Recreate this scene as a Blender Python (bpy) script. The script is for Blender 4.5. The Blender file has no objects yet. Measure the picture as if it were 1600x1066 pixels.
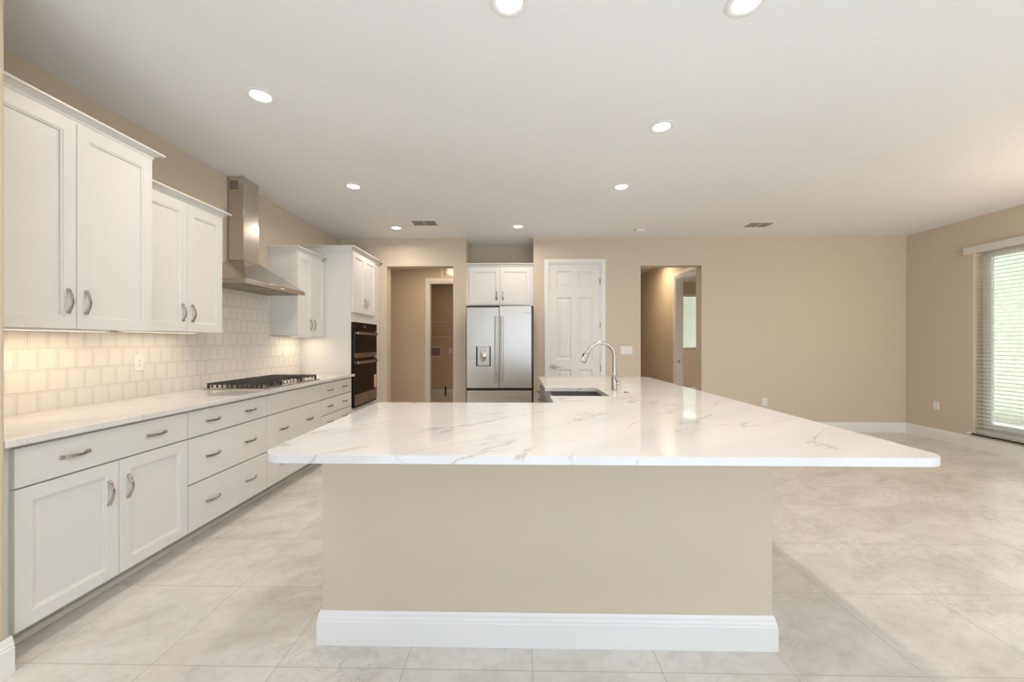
import bpy, bmesh, math, random
from mathutils import Vector, Matrix
C = bpy.context.scene.collection
sc = bpy.context.scene
R = math.radians
random.seed(4)

# ------------------------------------------------------------ camera, world, exposure
CAMH = 1.301
cd = bpy.data.cameras.new('camera'); cam = bpy.data.objects.new('camera', cd); C.objects.link(cam)
cam.location = (0, 0, CAMH); cam.rotation_euler = (R(90), 0, R(1.07))
cd.sensor_width = 36; cd.lens = 618/1600*36; cd.shift_x = .00125; cd.shift_y = .00125; cd.clip_start = .02
sc.camera = cam
sc.view_settings.view_transform = 'Standard'; sc.view_settings.look = 'None'
sc.view_settings.gamma = 1; sc.view_settings.exposure = 0.0
sc.view_settings.use_curve_mapping = False
w = bpy.data.worlds.new('sky'); sc.world = w; w.use_nodes = True
wb = w.node_tree.nodes['Background']
wb.inputs['Color'].default_value = (.78, .88, 1, 1); wb.inputs['Strength'].default_value = 2.3

def area(name, loc, rot, sx, sy, power, color, shape='RECTANGLE', spread=180, parent=None):
    l = bpy.data.lights.new(name, 'AREA'); l.shape = shape; l.size = sx
    if shape in ('RECTANGLE', 'ELLIPSE'): l.size_y = sy
    l.energy = power; l.color = color; l.spread = R(spread)
    o = bpy.data.objects.new(name, l); C.objects.link(o); o.location = loc; o.rotation_euler = rot
    if parent is not None: o.parent = parent
    return o
# daylight coming through the sliding doors behind the camera and the right-hand window
DAY = (.76, .87, 1)
area('daylight_rear', (1.8, -2.9, 1.35), (R(90), 0, 0), 5.6, 2.2, 10, DAY)
sn = bpy.data.lights.new('sun', 'SUN'); sn.energy = 18; sn.color = (.69, .83, 1); sn.angle = R(1)  # sun added so its unseen floor patch bounces light to the ceiling
so = bpy.data.objects.new('sun', sn); C.objects.link(so); so.rotation_euler = Vector((-.08, 1, -1.1)).to_track_quat('-Z', 'Y').to_euler()
WARM = (1, .87, .73)
CAN_POWER = 7.2

# ------------------------------------------------------------ materials
def mat(name, col, rough=.5, metal=0, spec=None, coat=0):
    m = bpy.data.materials.new(name); m.use_nodes = True
    b = m.node_tree.nodes['Principled BSDF']
    b.inputs['Base Color'].default_value = (*col, 1); b.inputs['Roughness'].default_value = rough
    b.inputs['Metallic'].default_value = metal
    if spec is not None: b.inputs['Specular IOR Level'].default_value = spec
    if coat: b.inputs['Coat Weight'].default_value = coat; b.inputs['Coat Roughness'].default_value = .05
    return m
def N(m, t, **k):
    n = m.node_tree.nodes.new(t)
    for a, v in k.items(): setattr(n, a, v)
    return n
def L(m, a, b): m.node_tree.links.new(a, b)
def bsdf(m): return m.node_tree.nodes['Principled BSDF']
def bump(m, height, strength, dist):
    bp = N(m, 'ShaderNodeBump'); bp.inputs['Strength'].default_value = strength; bp.inputs['Distance'].default_value = dist
    L(m, height, bp.inputs['Height']); L(m, bp.outputs[0], bsdf(m).inputs['Normal']); return bp
def geo(m): return N(m, 'ShaderNodeNewGeometry').outputs['Position']
def noise(m, vec, scale, detail=3, rough=.5, dist=0):
    n = N(m, 'ShaderNodeTexNoise'); n.inputs['Scale'].default_value = scale; n.inputs['Detail'].default_value = detail
    n.inputs['Roughness'].default_value = rough; n.inputs['Distortion'].default_value = dist
    L(m, vec, n.inputs['Vector']); return n
def mapping(m, vec, loc=(0,0,0), rot=(0,0,0), scale=(1,1,1)):
    n = N(m, 'ShaderNodeMapping'); n.inputs['Location'].default_value = loc; n.inputs['Rotation'].default_value = rot
    n.inputs['Scale'].default_value = scale; L(m, vec, n.inputs['Vector']); return n.outputs[0]
def ramp(m, fac, stops):
    n = N(m, 'ShaderNodeValToRGB'); L(m, fac, n.inputs['Fac'])
    e = n.color_ramp.elements
    while len(e) < len(stops): e.new(.5)
    for i, (p, c) in enumerate(stops):
        e[i].position = p; e[i].color = (*c, 1) if len(c) == 3 else c
    return n.outputs['Color']
def mixc(m, fac, a, b, mode='MIX'):
    n = N(m, 'ShaderNodeMix', data_type='RGBA', blend_type=mode)
    for s, v in ((n.inputs[0], fac), (n.inputs[6], a), (n.inputs[7], b)):
        if hasattr(v, 'links') or hasattr(v, 'is_linked'): L(m, v, s)
        elif isinstance(v, (int, float)): s.default_value = v
        else: s.default_value = (*v, 1)
    return n.outputs[2]
def math_(m, op, a, b=0):
    n = N(m, 'ShaderNodeMath', operation=op)
    for s, v in zip(n.inputs, (a, b)):
        if hasattr(v, 'is_linked'): L(m, v, s)
        else: s.default_value = v
    return n.outputs[0]

M = {}
M['wall'] = mat('tan_wall_paint', (.635, .55, .43), .75)
n_ = noise(M['wall'], geo(M['wall']), 90, 3); bump(M['wall'], n_.outputs[0], .25, .004)
M['ceiling'] = mat('ceiling_paint', (.86, .87, .88), .9)
n_ = noise(M['ceiling'], geo(M['ceiling']), 42, 4, .6); bump(M['ceiling'], n_.outputs[0], .35, .008)
M['trim'] = mat('white_trim_paint', (.84, .84, .83), .35)
M['door'] = mat('white_door_paint', (.80, .785, .76), .4)
M['cab'] = mat('cabinet_paint', (.755, .755, .735), .38)
M['toe'] = mat('toe_kick_paint', (.76, .73, .67), .5)
M['gap'] = mat('dark_gap', (.09, .08, .07), .7)
M['plate'] = mat('white_plastic', (.82, .82, .80), .35)
M['slot'] = mat('slot_dark', (.05, .05, .05), .5)
M['black'] = mat('black_enamel', (.012, .012, .013), .22)
M['iron'] = mat('cast_iron', (.03, .031, .034), .5)
M['glassblack'] = mat('black_oven_glass', (.012, .010, .009), .05, spec=.4)
M['nickel'] = mat('satin_nickel', (.50, .46, .42), .22, 1)
M['chrome'] = mat('brushed_nickel_faucet', (.56, .53, .49), .2, 1)
M['sinksteel'] = mat('sink_steel', (.36, .35, .34), .36, 1)
M['bowl'] = mat('bowl_steel_dark_reflection', (.12, .11, .105), .45, .5)  # steel darkened in the colour to stand for dark reflections in the bowl
M['vinyl'] = mat('white_vinyl', (.93, .93, .92), .45)
M['slat'] = mat('blind_slat', (.92, .92, .90), .45)
nt = M['slat'].node_tree; tl_ = nt.nodes.new('ShaderNodeBsdfTranslucent'); tl_.inputs[0].default_value = (.97, .97, .94, 1)
mx_ = nt.nodes.new('ShaderNodeMixShader'); mx_.inputs[0].default_value = .6
nt.links.new(bsdf(M['slat']).outputs[0], mx_.inputs[1]); nt.links.new(tl_.outputs[0], mx_.inputs[2])
nt.links.new(mx_.outputs[0], nt.nodes['Material Output'].inputs[0])
b_ = None
M['sticker'] = mat('orange_sticker', (.85, .36, .18), .6)
M['stickerw'] = mat('white_sticker', (.9, .75, .62), .6)
M['brass'] = mat('hose_tap_red', (.35, .10, .07), .5)
M['pipe'] = mat('dark_pipe', (.05, .04, .035), .5)
M['logo'] = mat('grey_logo', (.17, .16, .15), .4, .5)
M['vent'] = mat('vent_grey', (.27, .26, .25), .6)
M['wire'] = mat('white_wire', (.75, .70, .62), .5)
M['sill'] = mat('marble_sill', (.88, .89, .89), .5)

def steel(name, col, rough, axis):
    m = mat(name, col, rough, 1)
    s = [1, 1, 1]; s = [260 if i != axis else 1.2 for i in range(3)]
    n = noise(m, mapping(m, geo(m), scale=tuple(s)), 1, 2)
    r = N(m, 'ShaderNodeMapRange'); L(m, n.outputs[0], r.inputs[0])
    r.inputs[3].default_value = rough-.02; r.inputs[4].default_value = rough+.03
    L(m, r.outputs[0], bsdf(m).inputs['Roughness'])
    return m
M['steel'] = steel('brushed_steel_door', (.55, .52, .48), .29, 2)
M['hood'] = steel('brushed_steel_hood', (.60, .565, .52), .24, 1)
M['ovensteel'] = steel('dark_stainless', (.50, .45, .40), .28, 1)

# emissive lens of the recessed lights
def emis(name, col, s):
    m = bpy.data.materials.new(name); m.use_nodes = True; nt = m.node_tree; nt.nodes.clear()
    e = nt.nodes.new('ShaderNodeEmission'); e.inputs[0].default_value = (*col, 1); e.inputs[1].default_value = s
    o = nt.nodes.new('ShaderNodeOutputMaterial'); nt.links.new(e.outputs[0], o.inputs[0]); return m
M['lens'] = emis('lit_lens', (1, .93, .84), 7)
M['led'] = emis('led_strip', (1, .85, .62), 2)

# floor: square porcelain tile
m = M['floor'] = mat('stone_look_tile', (.7, .66, .6), .24)
p = mapping(m, geo(m), loc=(-.057, -1.567+.513*20, 0))
p = mapping(m, p, loc=(.512*20, 0, 0))
bk = N(m, 'ShaderNodeTexBrick'); bk.offset = 0; bk.squash = 1
bk.inputs['Scale'].default_value = 1; bk.inputs['Brick Width'].default_value = .512; bk.inputs['Row Height'].default_value = .513
bk.inputs['Mortar Size'].default_value = .0016; bk.inputs['Mortar Smooth'].default_value = .2
bk.inputs['Color1'].default_value = (.0, .0, .0, 1); bk.inputs['Color2'].default_value = (1, 1, 1, 1)
L(m, p, bk.inputs['Vector'])
rotv = mapping(m, mapping(m, geo(m), rot=(0, 0, R(-25))), scale=(1, 2.2, 1))
n1 = noise(m, rotv, 1.7, 7, .62, .5)
n2 = noise(m, geo(m), 16, 6, .7)
base = ramp(m, n1.outputs[0], [(.3, (.59, .565, .52)), (.5, (.71, .69, .655)), (.68, (.79, .77, .74))])
spk = ramp(m, n2.outputs[0], [(.32, (.76, .76, .75)), (.5, (.96, .96, .96)), (.62, (1, 1, 1))])
c1 = mixc(m, .5, base, spk, 'MULTIPLY')
# dark fossil-like vein clusters
nv = noise(m, mapping(m, mapping(m, geo(m), rot=(0, 0, R(-25))), scale=(1, 1.7, 1)), 6.5, 8, .72, 1.0)
ridge = math_(m, 'ABSOLUTE', math_(m, 'SUBTRACT', nv.outputs[0], .5))
vein = ramp(m, ridge, [(0, (1, 1, 1)), (.014, (0, 0, 0))])
nm = noise(m, geo(m), 1.6, 3, .5)
msk = ramp(m, nm.outputs[0], [(.50, (0, 0, 0)), (.62, (1, 1, 1))])
vf = mixc(m, 1, vein, msk, 'MULTIPLY')
vf = math_(m, 'MULTIPLY', vf, .65)
c2 = mixc(m, vf, c1, (.33, .30, .27))
tone = ramp(m, bk.outputs['Color'], [(0, (.93, .93, .93)), (1, (1.0, 1.0, 1.0))])
c2 = mixc(m, 1, c2, tone, 'MULTIPLY')
c3 = mixc(m, bk.outputs['Fac'], c2, (.43, .40, .36))
L(m, c3, bsdf(m).inputs['Base Color'])
bump(m, math_(m, 'MULTIPLY', bk.outputs['Fac'], -1), .4, .002)

# quartz: white with thin diagonal grey and gold veins
m = M['quartz'] = mat('veined_quartz', (.85, .83, .81), .06)
pos = geo(m)
v1 = mapping(m, mapping(m, pos, rot=(0, 0, R(-42))), scale=(.42, 2.3, 1))
na = noise(m, v1, 1.05, 7, .55, .5)
ra = math_(m, 'ABSOLUTE', math_(m, 'SUBTRACT', na.outputs[0], .5))
va = ramp(m, ra, [(0, (1, 1, 1)), (.005, (.15, .15, .15)), (.014, (0, 0, 0))])
mk = ramp(m, noise(m, mapping(m, pos, loc=(3, 1, 0)), 2.2, 3).outputs[0], [(.42, (0, 0, 0)), (.56, (1, 1, 1))])
va = mixc(m, 1, va, mk, 'MULTIPLY')
nb = noise(m, mapping(m, mapping(m, pos, rot=(0, 0, R(-42))), loc=(5, 2, 0), scale=(.5, 2.8, 1)), 3.4, 8, .65, .8)
rb = math_(m, 'ABSOLUTE', math_(m, 'SUBTRACT', nb.outputs[0], .52))
vb = ramp(m, rb, [(0, (.5, .5, .5)), (.010, (0, 0, 0))])
mk2 = ramp(m, noise(m, mapping(m, pos, loc=(8, 4, 0)), 1.8, 3).outputs[0], [(.46, (0, 0, 0)), (.62, (1, 1, 1))])
vb = mixc(m, 1, vb, mk2, 'MULTIPLY')
vcol = ramp(m, noise(m, pos, 2.5, 2).outputs[0], [(.42, (.30, .30, .31)), (.58, (.46, .37, .25))])
cl = ramp(m, noise(m, v1, 2, 4).outputs[0], [(.3, (.68, .675, .675)), (.6, (.75, .74, .735))])
c = mixc(m, math_(m, 'MULTIPLY', va, .7), cl, vcol)
c = mixc(m, math_(m, 'MULTIPLY', vb, .4), c, (.42, .40, .39))
L(m, c, bsdf(m).inputs['Base Color'])

# backsplash tile: running bond of small bevelled ceramic tiles
m = M['tile'] = mat('ceramic_backsplash', (.82, .79, .73), .16)
sp = N(m, 'ShaderNodeSeparateXYZ'); L(m, geo(m), sp.inputs[0])
cb = N(m, 'ShaderNodeCombineXYZ')
L(m, math_(m, 'SUBTRACT', sp.outputs['Y'], .0214-.0948*10), cb.inputs['X'])
L(m, math_(m, 'SUBTRACT', sp.outputs['Z'], .905-.1217*10), cb.inputs['Y'])
def brick(mort, smooth):
    b = N(m, 'ShaderNodeTexBrick'); b.offset = .5; b.inputs['Scale'].default_value = 1
    b.inputs['Brick Width'].default_value = .0948; b.inputs['Row Height'].default_value = .1217
    b.inputs['Mortar Size'].default_value = mort; b.inputs['Mortar Smooth'].default_value = smooth
    L(m, cb.outputs[0], b.inputs['Vector']); return b.outputs['Fac']
g = brick(.0017, .1); fr = brick(.0115, .22); fr2 = brick(.013, .1)
c = mixc(m, g, (.82, .79, .735), (.60, .56, .50))
L(m, c, bsdf(m).inputs['Base Color'])
h = math_(m, 'ADD', math_(m, 'MULTIPLY', g, -1.0), math_(m, 'MULTIPLY', fr, 1.3))
wv = noise(m, geo(m), 14, 2)
h = math_(m, 'ADD', h, math_(m, 'MULTIPLY', wv.outputs[0], .5))
bump(m, h, .65, .0035)

# exterior stucco
m = M['stucco'] = mat('pale_yellow_stucco', (.80, .76, .58), .9)
n_ = noise(m, geo(m), 28, 5, .7); bump(m, n_.outputs[0], .9, .03)
L(m, ramp(m, n_.outputs[0], [(.3, (.62, .59, .46)), (.7, (.80, .78, .66))]), bsdf(m).inputs['Base Color'])
M['paver'] = mat('lanai_paver', (.7, .68, .62), .8)
# clear glass
m = M['glass'] = bpy.data.materials.new('clear_glass'); m.use_nodes = True; nt = m.node_tree; nt.nodes.clear()
tr = nt.nodes.new('ShaderNodeBsdfTransparent'); gl = nt.nodes.new('ShaderNodeBsdfGlossy'); gl.inputs['Roughness'].default_value = .01
fz = nt.nodes.new('ShaderNodeFresnel'); fz.inputs[0].default_value = 1.3
mx = nt.nodes.new('ShaderNodeMixShader'); ou = nt.nodes.new('ShaderNodeOutputMaterial')
tr.inputs[0].default_value = (.95, .97, .96, 1)
nt.links.new(fz.outputs[0], mx.inputs[0]); nt.links.new(tr.outputs[0], mx.inputs[1]); nt.links.new(gl.outputs[0], mx.inputs[2]); nt.links.new(mx.outputs[0], ou.inputs[0])

# ------------------------------------------------------------ mesh helpers
ORG = {}
def origin(p): return ORG.get(p, Vector((0, 0, 0))) if p is not None else Vector((0, 0, 0))
def tag(o, label=None, cat=None, group=None, kind=None):
    if label: o['label'] = label
    if cat: o['category'] = cat
    if group: o['group'] = group
    if kind: o['kind'] = kind
    return o
def empty(name, loc, label=None, cat=None, group=None):
    o = bpy.data.objects.new(name, None); C.objects.link(o); o.location = loc; o.empty_display_size = .1
    ORG[o] = Vector(loc); tag(o, label, cat, group); return o
class MB:
    def __init__(s): s.bm = bmesh.new()
    def box(s, x0, x1, y0, y1, z0, z1):
        x0, x1 = sorted((x0, x1)); y0, y1 = sorted((y0, y1)); z0, z1 = sorted((z0, z1))
        v = [s.bm.verts.new((x, y, z)) for x in (x0, x1) for y in (y0, y1) for z in (z0, z1)]
        for f in ((0,1,3,2), (4,6,7,5), (0,4,5,1), (2,3,7,6), (0,2,6,4), (1,5,7,3)):
            s.bm.faces.new([v[i] for i in f])
        return s
    def hexa(s, bot, top):
        a = [s.bm.verts.new(p) for p in bot]; b = [s.bm.verts.new(p) for p in top]; n = len(a)
        s.bm.faces.new(a[::-1]); s.bm.faces.new(b)
        for i in range(n): s.bm.faces.new((a[i], a[(i+1) % n], b[(i+1) % n], b[i]))
        return s
    def rings(s, rings, cap0=True, cap1=True):
        rs = [[s.bm.verts.new(p) for p in r] for r in rings]
        n = len(rs[0])
        for a, b in zip(rs, rs[1:]):
            for i in range(n): s.bm.faces.new((a[i], a[(i+1) % n], b[(i+1) % n], b[i]))
        if cap0: s.bm.faces.new(rs[0][::-1])
        if cap1: s.bm.faces.new(rs[-1])
        return s
    def lathe(s, c, prof, n=32, axis='Z', cap0=True, cap1=True):
        def P(r, h, a):
            x, y = r*math.cos(a), r*math.sin(a)
            if axis == 'Z': return (c[0]+x, c[1]+y, c[2]+h)
            if axis == 'X': return (c[0]+h, c[1]+x, c[2]+y)
            return (c[0]+x, c[1]+h, c[2]+y)
        return s.rings([[P(r, h, 2*math.pi*i/n) for i in range(n)] for r, h in prof], cap0, cap1)
    def tube(s, pts, rad, n=12):
        pts = [Vector(p) for p in pts]
        if not isinstance(rad, (list, tuple)): rad = [rad]*len(pts)
        rings = []; up = None
        for i, p in enumerate(pts):
            t = (pts[min(i+1, len(pts)-1)] - pts[max(i-1, 0)]).normalized()
            if up is None:
                up = t.orthogonal().normalized()
            up = (up - t*up.dot(t)).normalized(); sd = t.cross(up)
            rings.append([p + (up*math.cos(2*math.pi*k/n) + sd*math.sin(2*math.pi*k/n))*rad[i] for k in range(n)])
        return s.rings(rings)
    def build(s, name, material, parent=None, bevel=0, seg=2, smooth=False, kind=None, loc=None):
        bm = s.bm; bmesh.ops.recalc_face_normals(bm, faces=bm.faces)
        base = origin(parent) if parent is not None else (Vector(loc) if loc else Vector((0, 0, 0)))
        if parent is None and loc is None and bm.verts:
            xs = [v.co.x for v in bm.verts]; ys = [v.co.y for v in bm.verts]; zs = [v.co.z for v in bm.verts]
            base = Vector(((min(xs)+max(xs))/2, (min(ys)+max(ys))/2, min(zs)))
        bmesh.ops.translate(bm, verts=bm.verts, vec=-base)
        me = bpy.data.meshes.new(name); bm.to_mesh(me); bm.free()
        mats = material if isinstance(material, (list, tuple)) else [material]
        for q in mats: me.materials.append(q)
        if smooth:
            for p in me.polygons: p.use_smooth = True
            me.set_sharp_from_angle(angle=R(35))
        o = bpy.data.objects.new(name, me); C.objects.link(o)
        if parent is not None: o.parent = parent; o.location = (0, 0, 0); ORG[o] = base
        else: o.location = base; ORG[o] = base
        if bevel:
            b = o.modifiers.new('bevel', 'BEVEL'); b.width = bevel; b.segments = seg; b.limit_method = 'ANGLE'; b.angle_limit = R(40)
            b.harden_normals = False
        if kind: o['kind'] = kind
        return o
def inst(name, mesh_obj, pos, parent):
    o = bpy.data.objects.new(name, mesh_obj.data); C.objects.link(o)
    for md in mesh_obj.modifiers:
        b = o.modifiers.new('bevel', 'BEVEL'); b.width = md.width; b.segments = md.segments; b.limit_method = 'ANGLE'; b.angle_limit = md.angle_limit
    o.parent = parent; o.location = Vector(pos) - origin(parent); ORG[o] = Vector(pos)
    return o
def struct(name, mb, material, bevel=0): return mb.build(name, material, None, bevel, kind='structure', loc=(0, 0, 0))

# maps (u, v, w) = along, up, outward  ->  world
def faceX(X0): return lambda u, v, w: (X0 + w, u, v)        # front looks towards +X
def faceXn(X0): return lambda u, v, w: (X0 - w, u, v)       # front looks towards -X
def faceY(Y0): return lambda u, v, w: (u, Y0 - w, v)        # front looks towards the camera
def rect(F, u0, u1, v0, v1, i, w): return [F(u0+i, v0+i, w), F(u1-i, v0+i, w), F(u1-i, v1-i, w), F(u0+i, v1-i, w)]
def shaker(mb, F, u0, u1, v0, v1, t=.02, fw=.058, e=.0015):
    mb.rings([rect(F, u0, u1, v0, v1, i, w_) for i, w_ in
              ((0, 0), (0, t-e), (e, t), (fw, t), (fw+.002, t-.003), (fw+.009, t-.004), (fw+.0105, t-.011), (fw+.0105, t-.0112))])
    return mb
def slab(mb, F, u0, u1, v0, v1, t=.02, e=.0015):
    mb.rings([rect(F, u0, u1, v0, v1, i, w_) for i, w_ in ((0, 0), (0, t-e), (e, t))]); return mb
def pull_mesh(name, F, vertical):
    # arched bar pull with square feet, 128 mm long
    mb = MB(); n = 15; Lh = .062
    def G(s_, h, q):
        return F(q, s_, h) if vertical else F(s_, q, h)
    rings = []
    for i in range(n):
        t = -1 + 2*i/(n-1); s_ = t*Lh*.93
        h = .007 + .021*math.cos(t*math.pi/2)**.9
        hw = .0062 + .0016*abs(t)**2; th = .0075 - .0012*(1-abs(t))
        rings.append([G(s_, h-th, -hw), G(s_, h-th, hw), G(s_, h, hw), G(s_, h, -hw)])
    mb.rings(rings)
    for sg in (-1, 1):
        a, b_ = sg*Lh*1.02, sg*Lh*.80
        mb.hexa([G(a, 0, -.0095), G(b_, 0, -.0095), G(b_, 0, .0095), G(a, 0, .0095)],
                [G(a*.99, .0085, -.0068), G(b_*1.02, .0125, -.0062), G(b_*1.02, .0125, .0062), G(a*.99, .0085, .0068)])
    o = mb.build(name, M['nickel'], None, .0008, 1, True, loc=(0, 0, 0)); C.objects.unlink(o); return o
PULL_V = pull_mesh('handle', faceX(0), True)
PULL_H = pull_mesh('handle', faceX(0), False)
PULL_VY = pull_mesh('handle', faceY(0), True)
def crown(mb, X0, Xf, Y0, Y1, z0, h=.047, pr=.055):
    prof = [(0, -.012), (.010, -.012), (.010, .004), (.014, .006)]
    for k in range(7):
        a = k/6*math.pi/2; prof.append((.014+(pr-.022)*(1-math.cos(a)), .006+(h-.016)*math.sin(a)))
    prof += [(pr, h-.010), (pr, h), (0, h)]
    rings = [[(X0, Y0-o, z0+z), (Xf+o, Y0-o, z0+z), (Xf+o, Y1+o, z0+z), (X0, Y1+o, z0+z)] for o, z in prof]
    mb.rings(rings); return mb

# ------------------------------------------------------------ room shell
XL, XR, YB, HC = -2.685, 5.607, 5.82, 2.836
YE, YR = 10.2, -3.1
struct('floor', MB().box(XL-.15, XR+.15, YR-.15, YE+.15, -.12, 0), M['floor'])
struct('ceiling', MB().box(XL-.15, XR+.15, YR-.15, YE+1.4, HC, HC+.15), M['ceiling'])  # added, unseen eave past the end wall keeps sun off the garden wall
struct('wall_left', MB().box(XL-.15, XL, YR, YE, 0, HC), M['wall'])
struct('wall_stub', MB().box(XL+.001, -2.0, 1.19, 1.507, .0005, HC-.0005), M['wall'], .012)
WY0, WY1, WZ0, WZ1 = 2.95, 4.98, .185, 2.44
struct('wall_right', MB().box(XR, XR+.16, YR, WY0, 0, HC).box(XR, XR+.16, WY1, YE, 0, HC).box(XR, XR+.16, WY0, WY1, 0, WZ0).box(XR, XR+.16, WY0, WY1, WZ1, HC), M['wall'])
yb2 = YB+.18
wb_ = MB()
OL0, OL1, OZ = -1.942, -.959, 2.425      # laundry hall opening
FA0, FA1 = -.766, .226                    # fridge alcove
PD0, PD1, PDZ = .452, 1.210, 2.455       # pantry door
OR0, OR1, OZ2 = 1.793, 2.675, 2.425       # right hall opening
wb_.box(XL+.0005, OL0, YB, yb2, 0, HC-.0005).box(OL0, OL1, YB, yb2, OZ, HC-.0005).box(OL1, FA0, YB, 6.47, 0, HC-.0005)
wb_.box(FA0, FA1, 6.35, 6.47, 0, HC-.0005).box(FA1, PD0, YB, 6.47, 0, HC-.0005).box(PD0, PD1, YB, yb2, PDZ, HC-.0005)
wb_.box(PD1, OR0, YB, yb2, 0, HC-.0005).box(OR0, OR1, YB, yb2, OZ2, HC-.0005).box(OR1, XR-.0005, YB, yb2, 0, HC-.0005)
struct('wall_back', wb_, M['wall'])
struct('wall_rear', MB().box(XL, -1.6, YR-.15, YR, 0, HC).box(5.3, XR, YR-.15, YR, 0, HC).box(-1.6, 5.3, YR-.15, YR, 2.45, HC), M['wall'])
# rooms behind the back wall
struct('wall_hall', MB().box(XL, -1.695, 7.50, 7.62, 0, HC).box(-1.695, -.80, 7.5, 7.62, 2.44, HC).box(-.80, 1.70, 7.5, 7.62, 0, HC), M['wall'])
struct('wall_laundry', MB().box(XL, .4, 9.62, 9.72, 0, HC).box(.4, .5, 7.62, 9.72, 0, HC), M['wall'])
struct('wall_pantry', MB().box(1.70, OR0-.001, yb2, 9.6, 0, HC), M['wall'])
HX = 2.78
struct('wall_corridor', MB().box(HX, HX+.13, 7.05, YE, 0, HC).box(HX, HX+.13, yb2, 6.12, 0, HC).box(HX, HX+.13, 6.12, 7.05, 2.44, HC).box(1.70, HX, 9.6, 9.7, 0, HC), M['wall'])
BW0, BW1, BWZ0, BWZ1 = 3.55, 5.1, 1.12, 2.53
struct('wall_end', MB().box(XL, BW0, YE, YE+.15, 0, HC).box(BW1, XR+.15, YE, YE+.15, 0, HC).box(BW0, BW1, YE, YE+.15, 0, BWZ0).box(BW0, BW1, YE, YE+.15, BWZ1, HC), M['wall'])

def base_prof(F, u0, u1, mb, h=.143, t=.016):
    prof = [(0, 0), (t, 0), (t, h*.70), (t*.84, h*.73), (t*.84, h*.80), (t*.62, h*.84), (t*.55, h*.93), (t*.3, h), (0, h)]
    mb.rings([[F(u0, z, w_) for w_, z in prof], [F(u1, z, w_) for w_, z in prof]]); return mb
struct('baseboard_back', base_prof(faceY(YB-.0005), OR1, XR-.001, MB()), M['trim'])
struct('baseboard_middle', base_prof(faceY(YB-.0005), 1.33, OR0, MB()), M['trim'])
struct('baseboard_right', base_prof(faceXn(XR-.0005), YR, YB-.018, MB()), M['trim'])
struct('baseboard_stub', base_prof(faceX(-1.9995), 1.19, 1.523, MB()), M['trim'])
struct('baseboard_laundry', base_prof(faceY(9.6195), XL, .4, MB(), .155), M['trim'])
struct('baseboard_bedroom', base_prof(faceY(YE-.0005), HX+.14, XR-.001, MB(), .155), M['trim'])
struct('baseboard_corridor', base_prof(faceXn(HX-.0005), 7.14, 9.6, MB()), M['trim'])
# casings
def casing(name, F, u0, u1, top, cw=.075, t=.018):
    mb = MB(); o = u0-cw, u1+cw
    prof = [(0, 0), (0, t*.55), (.012, t*.6), (.02, t), (cw-.012, t*.85), (cw, t*.5), (cw, 0)]   # (distance from the opening edge, thickness)
    path = lambda d: [(u0-d, .0), (u0-d, top+d), (u1+d, top+d), (u1+d, .0)]
    rs = [[F(path(d)[k][0], path(d)[k][1], w_) for d, w_ in prof] for k in range(4)]
    mb.rings(rs)
    return struct(name, mb, M['trim'])
casing('trim_1', faceY(YB-.0005), PD0, PD1, PDZ, .07)
casing('trim_2', faceY(7.4995), -1.695, -.80, 2.44, .08)
casing('trim_3', faceXn(HX-.0005), 6.12, 7.05, 2.44, .08)
# door linings
struct('trim_4', MB().box(HX, HX+.13, 7.028, 7.049, 0, 2.42).box(HX, HX+.13, 6.121, 6.142, 0, 2.42).box(HX, HX+.13, 6.121, 7.049, 2.42, 2.439), M['trim'])
struct('trim_5', MB().box(-1.694, -1.675, 7.5, 7.62, 0, 2.42).box(-.82, -.801, 7.5, 7.62, 0, 2.42).box(-1.694, -.801, 7.5, 7.62, 2.42, 2.439), M['trim'])
sk = MB().box(HX+.045, HX+.072, 7.023, 7.0275, .93, .99)
tag(sk.build('strike_plate', M['nickel']), 'small metal strike plate on white bedroom door jamb', 'strike plate')

# pantry door: six panels, lever, hinges
d1 = empty('door_1', ((PD0+PD1)/2, YB, 0)); d1['kind'] = 'structure'
F = faceY(YB+.045)
u0, u1, v1 = PD0+.006, PD1-.006, PDZ-.004
mb = MB(); t = .035
sw, mw = .11, .10
pu = [(u0+sw, (u0+u1)/2-mw/2), ((u0+u1)/2+mw/2, u1-sw)]
pv = [(.23, .90), (1.045, 1.96), (2.10, 2.345)]
def pbox(a, b_, c_, d_): mb.rings([rect(F, a, b_, c_, d_, 0, 0), rect(F, a, b_, c_, d_, 0, t)])
pbox(u0, u0+sw, .008, v1); pbox(u1-sw, u1, .008, v1); pbox(pu[0][1], pu[1][0], .008, v1)
ys = [.008, pv[0][0], pv[0][1], pv[1][0], pv[1][1], pv[2][0], pv[2][1], v1]
for k in range(0, 8, 2):
    for a, b_ in pu: pbox(a, b_, ys[k], ys[k+1])
for a, b_ in pu:
    for c_, d_ in pv:
        mb.rings([rect(F, a, b_, c_, d_, i, w_) for i, w_ in ((0, .01), (0, t-.001), (.004, t-.004), (.014, t-.013), (.034, t-.013), (.058, t-.004))])
mb.build('door_panel', M['door'], d1)
MB().box(PD0+.0005, PD0+.0055, YB, YB+.12, 0, PDZ-.001).box(PD1-.0055, PD1-.0005, YB, YB+.12, 0, PDZ-.001).box(PD0, PD1, YB, YB+.12, PDZ-.0035, PDZ-.0005).build('door_lining', M['trim'], d1)
hx, hz = PD0+.075, .945
mb = MB().box(hx-.032, hx+.032, YB-.008, YB+.0095, hz-.032, hz+.032); mb.lathe((hx, YB-.008, hz), [(.011, 0), (.011, -.045)], 16, 'Y')
mb.box(hx-.011, hx+.115, YB-.062, YB-.048, hz-.008, hz+.008)
mb.build('door_lever', M['nickel'], d1, .002)
MB().box(PD0+.0005, PD0+.009, YB-.004, YB+.009, hz-.028, hz+.028).build('latch_plate', M['nickel'], d1)
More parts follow.
